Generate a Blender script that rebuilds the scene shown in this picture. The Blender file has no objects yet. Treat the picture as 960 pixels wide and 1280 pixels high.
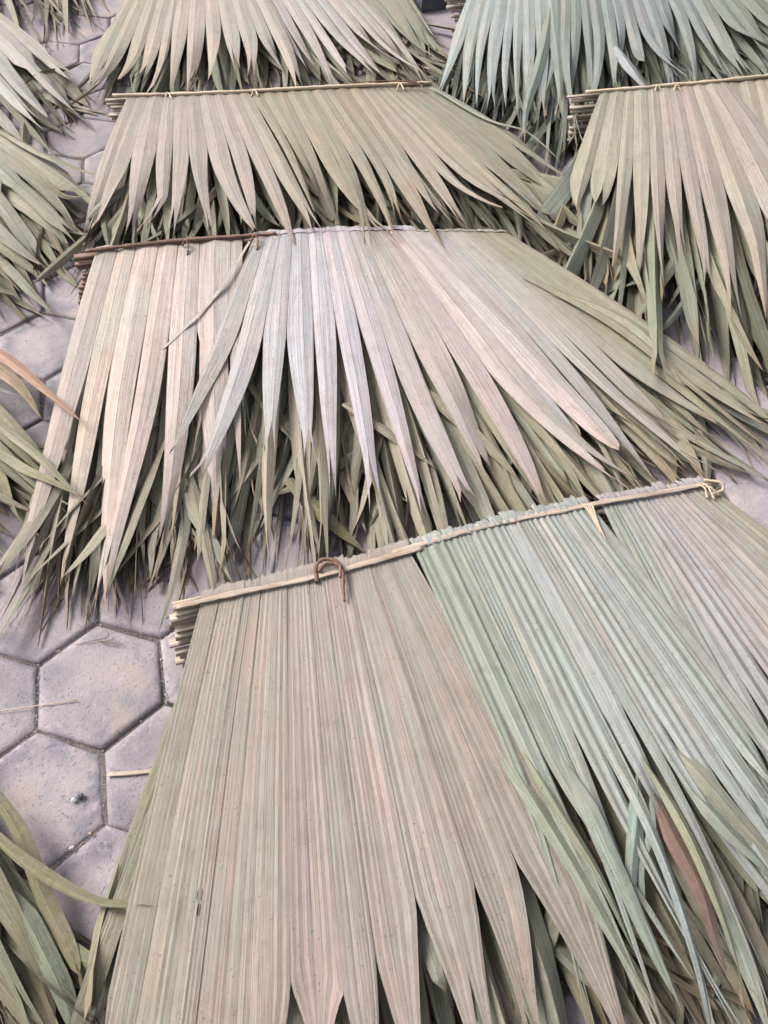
import bpy, math, random
import numpy as np
from mathutils import Matrix, Vector
rng = np.random.default_rng(11)
random.seed(5)
SC = bpy.context.scene
COL = SC.collection

# ------------------------------------------------------------------ camera
FPX = 1100.0                                   # focal length in photo pixels (photo 960 x 1280)
CAM = np.array([0.39805, -0.88001, 1.50663])
_p, _r, _y = 0.65969, -0.0459, -0.1890
def _rot(p, r, y):
    cz, sz, cx, sx, cr, sr = math.cos(y), math.sin(y), math.cos(p), math.sin(p), math.cos(r), math.sin(r)
    return (np.array([[cz, -sz, 0], [sz, cz, 0], [0, 0, 1]]) @ np.array([[1, 0, 0], [0, cx, -sx], [0, sx, cx]])
            @ np.array([[cr, -sr, 0], [sr, cr, 0], [0, 0, 1]]))
ROT = np.array([[0.9744, 0.193, -0.115], [-0.2229, 0.7668, -0.602], [-0.0279, 0.6123, 0.7902]])
_u, _s, _v = np.linalg.svd(ROT); ROT = _u @ _v
cd = bpy.data.cameras.new('camera'); cam = bpy.data.objects.new('camera', cd); COL.objects.link(cam)
cd.sensor_fit = 'VERTICAL'; cd.sensor_height = 24; cd.lens = 24 * FPX / 1280
cd.clip_start = 0.02; cd.clip_end = 400
M4 = Matrix([list(ROT[i]) + [CAM[i]] for i in range(3)] + [[0, 0, 0, 1]])
cam.matrix_world = M4; SC.camera = cam

def un(x, y, z=0.0):
    """the point of the place at height z that the photograph shows at pixel x, y"""
    d = ROT @ np.array([(x - 480) / FPX, -(y - 640) / FPX, -1.0])
    return CAM + (z - CAM[2]) / d[2] * d
def pj(p):
    d = (np.asarray(p) - CAM) @ ROT
    return np.stack([480 + FPX * d[..., 0] / -d[..., 2], 640 - FPX * d[..., 1] / -d[..., 2]], -1)

# ------------------------------------------------------------------ daylight (bright overcast)
W = bpy.data.worlds.new('World'); SC.world = W; W.use_nodes = True
SUN_EL, SUN_AZ = math.radians(44), math.radians(-52)      # azimuth from +Y towards +X
nt = W.node_tree; nt.nodes.clear()
sky = nt.nodes.new('ShaderNodeTexSky'); sky.sky_type = 'NISHITA'; sky.sun_disc = False
sky.sun_elevation = SUN_EL; sky.sun_rotation = SUN_AZ
sky.air_density = 1.0; sky.dust_density = 4.0; sky.ozone_density = 1.0
hs = nt.nodes.new('ShaderNodeHueSaturation'); hs.inputs['Saturation'].default_value = 0.42
bg = nt.nodes.new('ShaderNodeBackground'); bg.inputs['Strength'].default_value = 0.098
wo = nt.nodes.new('ShaderNodeOutputWorld')
nt.links.new(sky.outputs[0], hs.inputs['Color']); nt.links.new(hs.outputs[0], bg.inputs['Color']); nt.links.new(bg.outputs[0], wo.inputs[0])
sl = bpy.data.lights.new('sun', 'SUN'); sl.energy = 1.75; sl.angle = math.radians(26); sl.color = (1, .98, .965)
so = bpy.data.objects.new('sun', sl); COL.objects.link(so)
sd = Vector((math.sin(SUN_AZ) * math.cos(SUN_EL), math.cos(SUN_AZ) * math.cos(SUN_EL), math.sin(SUN_EL)))
so.rotation_euler = sd.to_track_quat('Z', 'Y').to_euler(); so.location = sd * 20
SC.view_settings.view_transform = 'Standard'; SC.view_settings.look = 'None'
SC.view_settings.gamma = 1; SC.view_settings.use_curve_mapping = False
SC.view_settings.exposure = 1.70
SC.cycles.max_bounces = 6

# ------------------------------------------------------------------ materials
def lin(c):
    return tuple(((x / 255 + .055) / 1.055) ** 2.4 if x > 10 else x / 255 / 12.92 for x in c)
KALB = 0.555
def alb(c, k=KALB):
    return np.array(lin(c)) * k
class NT:
    def __init__(s, name):
        s.m = bpy.data.materials.new(name); s.m.use_nodes = True; s.t = s.m.node_tree
        s.b = s.t.nodes['Principled BSDF']
    def n(s, typ, **kw):
        o = s.t.nodes.new('ShaderNode' + typ)
        for k, v in kw.items(): setattr(o, k, v)
        return o
    def put(s, sock, v):
        if hasattr(v, 'is_output'): s.t.links.new(v, sock)
        elif isinstance(v, (tuple, list, np.ndarray)):
            v = tuple(float(x) for x in v); sock.default_value = v if len(v) == len(sock.default_value) else v + (1,)
        else: sock.default_value = v
    def math(s, op, a, b=0.0, c=None, clamp=False):
        o = s.n('Math', operation=op, use_clamp=clamp); s.put(o.inputs[0], a); s.put(o.inputs[1], b)
        if c is not None: s.put(o.inputs[2], c)
        return o.outputs[0]
    def mix(s, f, a, b, mode='MIX'):
        o = s.n('MixRGB', blend_type=mode); s.put(o.inputs[0], f); s.put(o.inputs[1], a); s.put(o.inputs[2], b); return o.outputs[0]
    def noise(s, vec, scale=5, detail=3, rough=.55, dist=0):
        o = s.n('TexNoise'); s.put(o.inputs['Vector'], vec); o.inputs['Scale'].default_value = scale
        o.inputs['Detail'].default_value = detail; o.inputs['Roughness'].default_value = rough; o.inputs['Distortion'].default_value = dist
        return o.outputs[0]
    def ramp(s, f, lo, hi, a=0.0, b=1.0):
        o = s.n('MapRange'); s.put(o.inputs[0], f); o.inputs[1].default_value = lo; o.inputs[2].default_value = hi
        o.inputs[3].default_value = a; o.inputs[4].default_value = b; return o.outputs[0]
    def bump(s, h, strength, dist, normal=None):
        o = s.n('Bump'); s.put(o.inputs['Height'], h); o.inputs['Strength'].default_value = strength; o.inputs['Distance'].default_value = dist
        if normal is not None: s.put(o.inputs['Normal'], normal)
        return o.outputs[0]
    def xyz(s, x, y, z):
        o = s.n('CombineXYZ'); s.put(o.inputs[0], x); s.put(o.inputs[1], y); s.put(o.inputs[2], z); return o.outputs[0]

def leaf_material():
    k = NT('dried_palm_leaf')
    uv = k.n('UVMap').outputs[0]; sep = k.n('SeparateXYZ'); k.put(sep.inputs[0], uv); U, V = sep.outputs[0], sep.outputs[1]
    oi = k.n('ObjectInfo'); rnd = oi.outputs['Random']; base = oi.outputs['Color']
    pos = k.n('NewGeometry').outputs['Position']
    r50 = k.math('MULTIPLY', rnd, 57.0)
    # U runs in folds (one unit per pleat), V from the batten (0) to the tip (1)
    UU = k.math('MULTIPLY', U, oi.outputs['Alpha'])          # blades with one wide fold carry more fibres per fold
    fine = k.noise(k.xyz(k.math('MULTIPLY', UU, 24.0), k.math('MULTIPLY', V, 2.6), r50), 1.0, 4, .7)
    band = k.noise(k.xyz(k.math('MULTIPLY', UU, 4.0), k.math('MULTIPLY', V, 1.5), k.math('ADD', r50, 9.0)), 1.0, 2, .5)
    col = k.mix(k.ramp(band, .35, .7), base, k.mix(1.0, base, (.88, .86, .82), 'MULTIPLY'))
    # blotches of older beige and rose bleaching and of green still left in the leaf
    b1 = k.noise(k.xyz(k.math('MULTIPLY', U, .7), k.math('MULTIPLY', V, 3.0), r50), 1.0, 3, .6)
    b2 = k.noise(pos, 5.5, 3, .55); b3 = k.noise(pos, 19, 4, .65)
    bw = k.n('RGBToBW'); k.put(bw.inputs[0], col); gray = bw.outputs[0]; gv = k.xyz(gray, gray, gray)
    rose = k.mix(1.0, k.mix(.22, col, gv), (1.20, 1.06, 1.0), 'MULTIPLY'); green = k.mix(1.0, k.mix(.25, col, gv), (.96, 1.02, .97), 'MULTIPLY')
    col = k.mix(k.ramp(b2, .49, .61, 0, .7), col, green)
    col = k.mix(k.ramp(b1, .49, .63, 0, .75), col, rose)
    col = k.mix(k.ramp(b3, .50, .64, 0, .42), col, k.mix(1.0, col, (.78, .74, .68), 'MULTIPLY'))
    col = k.mix(k.ramp(fine, .51, .66, 0, .7), col, k.mix(1.0, col, (.58, .53, .46), 'MULTIPLY'))
    col = k.mix(k.ramp(fine, .48, .34, 0, .9), col, k.mix(1.0, col, (1.28, 1.28, 1.28), 'MULTIPLY'))
    # thin brown veins
    vn = k.noise(k.xyz(k.math('MULTIPLY', UU, 7.0), k.math('MULTIPLY', V, .55), k.math('ADD', r50, 21.0)), 1.0, 2, .6)
    vn2 = k.math('ABSOLUTE', k.math('SUBTRACT', vn, .5))
    col = k.mix(k.ramp(vn2, .022, .004, 0, .7), col, k.mix(1.0, col, (.42, .34, .27), 'MULTIPLY'))
    # brown rib along each fold line
    fr = k.math('FRACT', k.math('ADD', k.math('MULTIPLY', U, 2.0), .5)); dd = k.math('ABSOLUTE', k.math('SUBTRACT', fr, .5))
    wob = k.noise(k.xyz(k.math('MULTIPLY', U, 2.0), k.math('MULTIPLY', V, 6.0), r50), 1.0, 2, .5)
    rib = k.math('MULTIPLY', k.ramp(dd, .042, .012), k.ramp(wob, .36, .6, .15, .9))
    col = k.mix(rib, col, k.mix(1.0, col, (.36, .30, .26), 'MULTIPLY'))
    # dry brown tips and specks of mould
    tipn = k.math('ADD', V, k.math('MULTIPLY', k.math('SUBTRACT', b1, .5), .25))
    col = k.mix(k.ramp(tipn, .90, 1.02, 0, .8), col, (.20, .12, .065, 1))
    sp = k.noise(pos, 210, 2, .6); sp2 = k.noise(pos, 24, 2, .5)
    col = k.mix(k.math('MULTIPLY', k.ramp(sp, .63, .67), k.ramp(sp2, .50, .58, 0, .7)), col, (.09, .075, .06, 1))
    sc = k.noise(k.xyz(k.math('MULTIPLY', U, 9.0), k.math('MULTIPLY', V, 22.0), r50), 1.0, 2, .6)
    col = k.mix(k.ramp(sc, .66, .72, 0, .45), col, k.mix(1.0, col, (.62, .52, .42), 'MULTIPLY'))
    k.put(k.b.inputs['Base Color'], col)
    k.put(k.b.inputs['Roughness'], k.ramp(band, .3, .7, .38, .54)); k.b.inputs['Specular IOR Level'].default_value = .5
    h = k.math('ADD', k.math('MULTIPLY', fine, .8), k.math('MULTIPLY', k.noise(pos, 55, 3, .6), .9))
    k.put(k.b.inputs['Normal'], k.bump(h, .8, .004))
    # a dry blade lets a little light through
    tr = k.n('BsdfTranslucent'); k.put(tr.inputs[0], k.mix(1.0, col, (1.0, .88, .55), 'MULTIPLY'))
    mx = k.n('MixShader'); mx.inputs[0].default_value = .06
    out = k.t.nodes['Material Output']
    k.t.links.new(k.b.outputs[0], mx.inputs[1]); k.t.links.new(tr.outputs[0], mx.inputs[2]); k.t.links.new(mx.outputs[0], out.inputs[0])
    return k.m
def stick_material(name, col, dark):
    k = NT(name)
    uv = k.n('UVMap').outputs[0]; sep = k.n('SeparateXYZ'); k.put(sep.inputs[0], uv)
    rnd = k.n('ObjectInfo').outputs['Random']; r = k.math('MULTIPLY', rnd, 43.0); pos = k.n('NewGeometry').outputs['Position']
    g = k.noise(k.xyz(k.math('MULTIPLY', sep.outputs[0], 14.0), k.math('MULTIPLY', sep.outputs[1], 6.0), r), 1.0, 4, .65)
    b = k.noise(pos, 18, 3, .6)
    c = k.mix(k.ramp(g, .35, .68), col, dark); c = k.mix(k.ramp(b, .5, .75, 0, .6), c, k.mix(1.0, c, (.66, .56, .46), 'MULTIPLY'))
    k.put(k.b.inputs['Base Color'], c); k.b.inputs['Roughness'].default_value = .62; k.b.inputs['Specular IOR Level'].default_value = .3
    k.put(k.b.inputs['Normal'], k.bump(k.math('ADD', g, k.math('MULTIPLY', k.noise(pos, 160, 2), .5)), .5, .002))
    return k.m
def concrete_material(name, col, dark, patch, coarse=1.0):
    k = NT(name)
    pos = k.n('NewGeometry').outputs['Position']; rnd = k.n('ObjectInfo').outputs['Random']
    a = k.noise(pos, 7, 4, .6, .4); b = k.noise(pos, 34, 4, .65); f = k.noise(pos, 260, 3, .6); pit = k.noise(pos, 170, 2, .5)
    ob = k.n('TexCoord').outputs['Object']; ln = k.n('VectorMath', operation='LENGTH'); k.put(ln.inputs[0], ob); rad = ln.outputs['Value']
    c = k.mix(k.ramp(a, .44, .60, 0, .85), col, dark)
    c = k.mix(k.ramp(b, .48, .62, 0, .6), c, k.mix(1.0, c, (1.22, 1.2, 1.22), 'MULTIPLY'))
    ring = k.math('MULTIPLY', k.math('MULTIPLY', k.ramp(rad, .055, .095), k.ramp(rad, .135, .11)), k.ramp(k.noise(pos, 16, 4, .65), .44, .54, .15, 1))
    c = k.mix(k.math('MULTIPLY', ring, k.ramp(rnd, .1, .7)), c, k.mix(1.0, c, (.60, .64, .70), 'MULTIPLY'))
    c = k.mix(k.ramp(k.noise(pos, 3.1, 5, .7, 1.0), .5, .62, 0, .5), c, k.mix(1.0, c, (.72, .72, .76), 'MULTIPLY'))
    pb = k.noise(k.mix(1.0, pos, k.xyz(rnd, k.math('MULTIPLY', rnd, 7.0), 0.0), 'ADD'), 6, 3, .5)
    c = k.mix(k.ramp(pb, .60, .66, 0, .6), c, patch)
    hb = k.math('MULTIPLY', k.ramp(k.math('SUBTRACT', rnd, .5), -.5, .5, .86, 1.08), 1.0)
    c = k.mix(1.0, c, k.xyz(hb, hb, hb), 'MULTIPLY')
    c = k.mix(k.ramp(f, .54, .66, 0, .38), c, k.mix(1.0, c, (.5, .48, .48), 'MULTIPLY'))
    c = k.mix(k.ramp(pit, .67, .71, 0, .4), c, (.10, .095, .10, 1))
    # bevel highlight painted into the colour as paler rims: an attribute of the piece (0 on the face, 1 on the chamfer)
    at = k.n('Attribute'); at.attribute_name = 'rim'
    rimn = k.math('MULTIPLY', at.outputs['Fac'], k.ramp(b, .44, .56, .1, .8))
    c = k.mix(rimn, c, k.mix(1.0, c, (1.2, 1.2, 1.25), 'MULTIPLY'))
    k.put(k.b.inputs['Base Color'], c)
    k.put(k.b.inputs['Roughness'], k.ramp(b, .3, .7, .62, .88)); k.b.inputs['Specular IOR Level'].default_value = .35
    h = k.math('ADD', k.math('ADD', k.math('MULTIPLY', b, .9), k.math('MULTIPLY', f, .35)), k.math('MULTIPLY', k.ramp(pit, .64, .70, 0, -1), .8))
    k.put(k.b.inputs['Normal'], k.bump(h, .55 * coarse, .004))
    return k.m
def grit_material(name, lo, hi, scale=180):
    k = NT(name)
    pos = k.n('NewGeometry').outputs['Position']
    at = k.n('Attribute'); at.attribute_name = 'tone'
    c = k.mix(at.outputs['Fac'], lo, hi); c = k.mix(k.ramp(k.noise(pos, scale, 3), .4, .7, 0, .5), c, k.mix(1.0, c, (.6, .58, .55), 'MULTIPLY'))
    k.put(k.b.inputs['Base Color'], c); k.b.inputs['Roughness'].default_value = .8
    k.put(k.b.inputs['Normal'], k.bump(k.noise(pos, 400, 3), .5, .001))
    return k.m
def earth_material(name, lo, hi):
    k = NT(name); pos = k.n('NewGeometry').outputs['Position']
    c = k.mix(k.ramp(k.noise(pos, 30, 5, .7), .35, .7), lo, hi); c = k.mix(k.ramp(k.noise(pos, 420, 2), .55, .7, 0, .6), c, (.30, .27, .25, 1))
    k.put(k.b.inputs['Base Color'], c); k.b.inputs['Roughness'].default_value = .95
    k.put(k.b.inputs['Normal'], k.bump(k.noise(pos, 220, 4, .7), .8, .004)); return k.m
LEAF = leaf_material()
CANE = stick_material('split_cane', (.36, .29, .23, 1), (.19, .14, .10, 1))
LATH = stick_material('weathered_lath', (.34, .28, .22, 1), (.13, .09, .062, 1))
VINE = stick_material('brown_vine', (.17, .088, .055, 1), (.06, .034, .024, 1))
STRAW = stick_material('pale_straw', (.46, .37, .27, 1), (.28, .20, .13, 1))
PAVE = concrete_material('paver_concrete', (.225, .186, .190, 1), (.158, .141, .150, 1), (.26, .20, .172, 1))
SLAB = concrete_material('slab_concrete', (.235, .20, .212, 1), (.175, .155, .165, 1), (.235, .195, .18, 1))
GRIT = grit_material('joint_grit', (.10, .08, .075, 1), (.32, .27, .265, 1))
GRAVEL = grit_material('grey_gravel', (.05, .05, .06, 1), (.34, .32, .34, 1))
EARTH = earth_material('joint_earth', (.04, .033, .031, 1), (.11, .092, .087, 1))
DARKST = concrete_material('dark_stone', (.075, .08, .095, 1), (.05, .052, .062, 1), (.10, .10, .11, 1), 1.6)

# ------------------------------------------------------------------ mesh helpers
def link(name, verts, faces, mat, parent=None, loc=None, uv=None, smooth=True, sharp=None, attr=None):
    me = bpy.data.meshes.new(name)
    v = np.asarray(verts, float)
    if loc is not None: v = v - np.asarray(loc)
    me.from_pydata(v.tolist(), [], faces)
    if smooth: me.polygons.foreach_set('use_smooth', np.ones(len(me.polygons), bool))
    if uv is not None:
        idx = np.empty(len(me.loops), np.int32); me.loops.foreach_get('vertex_index', idx)
        l = me.uv_layers.new(name='UVMap'); l.data.foreach_set('uv', np.asarray(uv, np.float32)[idx].ravel())
    if sharp is not None:
        e = np.empty(len(me.edges) * 2, np.int32); me.edges.foreach_get('vertices', e); e = e.reshape(-1, 2)
        s = np.asarray(sharp); f = (s[e[:, 0]] > 0) & (s[e[:, 0]] == s[e[:, 1]])
        a = me.attributes.new('sharp_edge', 'BOOLEAN', 'EDGE'); a.data.foreach_set('value', f)
    if attr:
        for an, vals in attr.items():
            a = me.attributes.new(an, 'FLOAT', 'POINT'); a.data.foreach_set('value', np.asarray(vals, np.float32))
    me.materials.append(mat)
    o = bpy.data.objects.new(name, me); COL.objects.link(o)
    if parent is not None: o.parent = parent
    elif loc is not None: o.location = tuple(loc)
    return o
def tag(o, label=None, cat=None, group=None, kind=None):
    if label: o['label'] = label
    if cat: o['category'] = cat
    if group: o['group'] = group
    if kind: o['kind'] = kind
    return o
def thing(name, label, cat, loc, group=None):
    o = bpy.data.objects.new(name, None); COL.objects.link(o); o.location = tuple(loc); o.empty_display_size = .05
    return tag(o, label, cat, group)
def resample(P, n):
    P = np.asarray(P, float); d = np.r_[0, np.cumsum(np.linalg.norm(np.diff(P, axis=0), axis=1))]
    t = np.linspace(0, d[-1], n)
    return np.stack([np.interp(t, d, P[:, i]) for i in range(3)], 1), t
def smooth_path(P, n):
    """Catmull-Rom through the points"""
    P = np.asarray(P, float)
    if len(P) < 3: return resample(P, n)
    Q = np.vstack([2 * P[0] - P[1], P, 2 * P[-1] - P[-2]]); out = []
    for i in range(len(P) - 1):
        a, b, c, d = Q[i:i + 4]
        for t in np.linspace(0, 1, 12, endpoint=False):
            out.append(.5 * ((2 * b) + (-a + c) * t + (2 * a - 5 * b + 4 * c - d) * t * t + (-a + 3 * b - 3 * c + d) * t ** 3))
    out.append(P[-1]); return resample(out, n)
def rod(P, w, h, n=24, sides=8, taper=(1, 1), rough=.06, flat=2.0):
    """a stick swept along P: w across, h high, slightly uneven; returns verts, faces, uv"""
    C, t = smooth_path(P, n); T = np.gradient(C, axis=0); T /= np.linalg.norm(T, axis=1)[:, None]
    up = np.tile([0, 0, 1.0], (n, 1)); steep = np.abs(T[:, 2]) > .9; up[steep] = [0, 1, 0]
    S = np.cross(T, up); S /= np.linalg.norm(S, axis=1)[:, None]; N = np.cross(S, T)
    a = np.arange(sides) / sides * 2 * np.pi + .3
    ca, sa = np.sign(np.cos(a)) * np.abs(np.cos(a)) ** (2 / flat), np.sign(np.sin(a)) * np.abs(np.sin(a)) ** (2 / flat)
    k = np.linspace(taper[0], taper[1], n)[:, None] * (1 + rng.normal(0, rough, (n, sides)) + rng.normal(0, rough, (n, 1)))
    V = C[:, None] + (k * ca * w / 2)[..., None] * S[:, None] + (k * sa * h / 2)[..., None] * N[:, None]
    F = [(i * sides + j, i * sides + (j + 1) % sides, (i + 1) * sides + (j + 1) % sides, (i + 1) * sides + j) for i in range(n - 1) for j in range(sides)]
    F += [tuple(range(sides))[::-1], tuple((n - 1) * sides + j for j in range(sides))]
    uv = np.stack([np.tile(np.arange(sides) / sides, (n, 1)), np.tile(t[:, None], (1, sides))], -1).reshape(-1, 2)
    return V.reshape(-1, 3), F, uv
def stick(name, P, w, h, mat, parent, loc, **kw):
    v, f, uv = rod(P, w, h, **kw); return link(name, v, f, mat, parent, loc, uv)

# ------------------------------------------------------------------ the leaflet
def grid_faces(nv, nu, m=None, vb=None):
    F = []
    for i in range(nv - 1):
        for j in range(nu - 1):
            if m is not None and j == m: continue          # the doubled middle column
            F.append((i * nu + j, i * nu + j + 1, (i + 1) * nu + j + 1, (i + 1) * nu + j))
    return F
def weld(V, F, uv, sharp, tol=1e-6):
    key = {}; idx = np.empty(len(V), int); keep = []
    for i, p in enumerate(np.round(V / tol).astype(np.int64).tolist()):
        p = tuple(p)
        if p not in key: key[p] = len(keep); keep.append(i)
        idx[i] = key[p]
    F2 = []
    for f in F:
        g = []
        for q in f:
            q = int(idx[q])
            if q not in g: g.append(q)
        if len(g) >= 3: F2.append(g)
    return V[keep], F2, uv[keep], (None if sharp is None else sharp[keep])
def leaflet_grid(vv, c, dL, dR, s, nf, amp, opt):
    """vv: rows; c, dL, dR: centre line and offsets to the two edges per row; s: row value where it parts from its neighbours."""
    per = 2 if nf > 1 else 4
    us = np.linspace(0, 1, nf * per + 1); m = len(us) // 2
    ur = us.copy(); wj = np.ones(nf)
    if nf > 1:
        wj = rng.uniform(.55, 1.5, nf); cw = np.r_[0, np.cumsum(wj)] / wj.sum(); ur = np.interp(us, np.linspace(0, 1, nf + 1), cw)
    us = np.insert(us, m, us[m]); ur = np.insert(ur, m, ur[m]); nu, nv = len(us), len(vv)
    ah = np.interp(us * nf, np.arange(nf) + .5, rng.uniform(.45, 1.25, nf)) if nf > 1 else np.ones(nu)
    x = np.clip((vv - s) / max(1e-6, 1 - s), 0, 1)
    width = np.linalg.norm(dR - dL, axis=1)
    lo = np.clip(1 - ur * 2, 0, 1)[None, :, None]; hi = np.clip(ur * 2 - 1, 0, 1)[None, :, None]
    P = c[:, None] + dL[:, None] * lo + dR[:, None] * hi
    tri = (1 - np.abs(2 * ((us * nf) % 1.0) - 1)) * ah; tri[[0, -1]] = 0
    fold = amp * (1 - opt.get('open', .35) * x) * width / nf
    P[..., 2] += fold[:, None] * tri[None]
    # roll of the free blade, drooping edges, small waves
    ang = (opt['roll'] * x ** 1.2)[:, None] + (opt.get('flutter', .06) * 2 * np.sin(vv * 11 + opt['roll'] * 9) * x)[:, None]
    off = P - c[:, None]; lat = np.linalg.norm(off[..., :2], axis=2) * np.sign(us - .5)[None]
    P[..., :2] = c[:, None, :2] + off[..., :2] * np.cos(ang)[..., None]; P[..., 2] += lat * np.sin(ang)
    if opt.get('kink'):
        kv, ka, kb = opt['kink']; t_ = np.clip(vv - kv, 0, 1); P[..., 2] += (ka * t_)[:, None]
    P[..., 2] -= (opt.get('cup', 0) * x * width)[:, None] * ((us - .5) ** 2)[None]
    T = np.gradient(c, axis=0); T /= np.linalg.norm(T, axis=1)[:, None] + 1e-9
    S = np.stack([-T[:, 1], T[:, 0], 0 * T[:, 0]], 1)
    L = np.linalg.norm(c[-1] - c[0])
    ph = rng.uniform(0, 6.28, 4)
    wav = (np.sin(vv * 9 + ph[0]) * .5 + np.sin(vv * 17 + ph[1]) * .3) * opt.get('wave', .003)
    P[..., 2] += wav[:, None] * x[:, None] + opt['lift'] + (opt['curl'] * L * x ** 2)[:, None]
    P += (S * (opt['bend'] * L * x ** 2 + np.sin(vv * 13 + ph[2]) * .0014 * x + (opt['kink'][2] * np.clip(vv - opt['kink'][0], 0, 1) if opt.get('kink') else 0))[:, None])[:, None]
    if opt.get('bifid'):                                   # the tip tears in two along the fold
        vb = opt['bifid']; y = np.clip((vv - vb) / (1 - vb), 0, 1)
        for side, cols in ((0, slice(0, m + 1)), (1, slice(m + 1, nu))):
            q = P[:, cols]; pc = q.mean(1, keepdims=True)
            P[:, cols] = pc + (q - pc) * (1 - y[:, None, None] ** 1.5)
            P[:, cols] += (S * ((1 if side == 0 else -1) * -.010 * y ** 1.3 * (.6 + 1.2 * rng.random()))[:, None])[:, None]
            P[:, cols, 2] += (rng.normal(0, .008) * y ** 1.5)[:, None]
    P[-1] += T[-1] * rng.uniform(-.016, .010, (nu, 1)); P[-2] += T[-1] * rng.uniform(-.006, .004, (nu, 1))
    P[:, m + 1][x <= (0 if not opt.get('bifid') else 0)] = P[:, m][x <= 0]
    P[..., 2] = np.maximum(P[..., 2], opt.get('floor', .0035) + .0015 * tri[None])
    uv = np.stack(np.broadcast_arrays(us[None] * nf + opt.get('u0', 0), vv[:, None]), -1)
    sharp = np.tile(np.where((us * nf * 2) % 1 < 1e-6, np.arange(nu) + 1, 0), (nv, 1)); sharp[:, m + 1] = sharp[:, m]
    return P.reshape(-1, 3), grid_faces(nv, nu, m), uv.reshape(-1, 2), sharp.ravel()
def taper(x, p=2.0, b=.1):
    return (1 - x ** p) * (1 + b * x)
def make_leaflet(parent, loc, P, F, uv, sharp, col, fib=1.2, holes=None):
    P, F, uv, sharp = weld(P, F, uv, sharp)
    if holes:
        ce = pj(np.array([P[f].mean(0) for f in F]))
        for h in holes:
            d = np.linalg.norm(ce - np.array(h), axis=1); q = int(np.argmin(d))
            if d[q] < 15 and len(F[q]) == 4:
                f = F[q]; qv = P[f]; qu = uv[f]; nb = len(P); e8, u8 = [], []
                for j in range(8):
                    a_ = math.radians(45 * j); px_, py_ = .5 + .30 * math.cos(a_), .5 + .46 * math.sin(a_)
                    wts = np.array([(1 - px_) * (1 - py_), px_ * (1 - py_), px_ * py_, (1 - px_) * py_]); e8.append(wts @ qv); u8.append(wts @ qu)
                P = np.vstack([P, e8]); uv = np.vstack([uv, u8]); sharp = np.r_[sharp, np.zeros(8, sharp.dtype)]
                F.pop(q); ce = np.delete(ce, q, 0); ring_ = [5, 7, 1, 3]   # corner i of the face faces ring point ring_[i]
                for j in range(4): F.append([f[j], f[(j + 1) % 4], nb + ring_[(j + 1) % 4], nb + (ring_[j] + 1) % 8, nb + ring_[j]])
    o = link('leaflet', P, F, LEAF, parent, loc, uv, True, sharp)
    o.color = (float(col[0]), float(col[1]), float(col[2]), fib); return o

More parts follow.
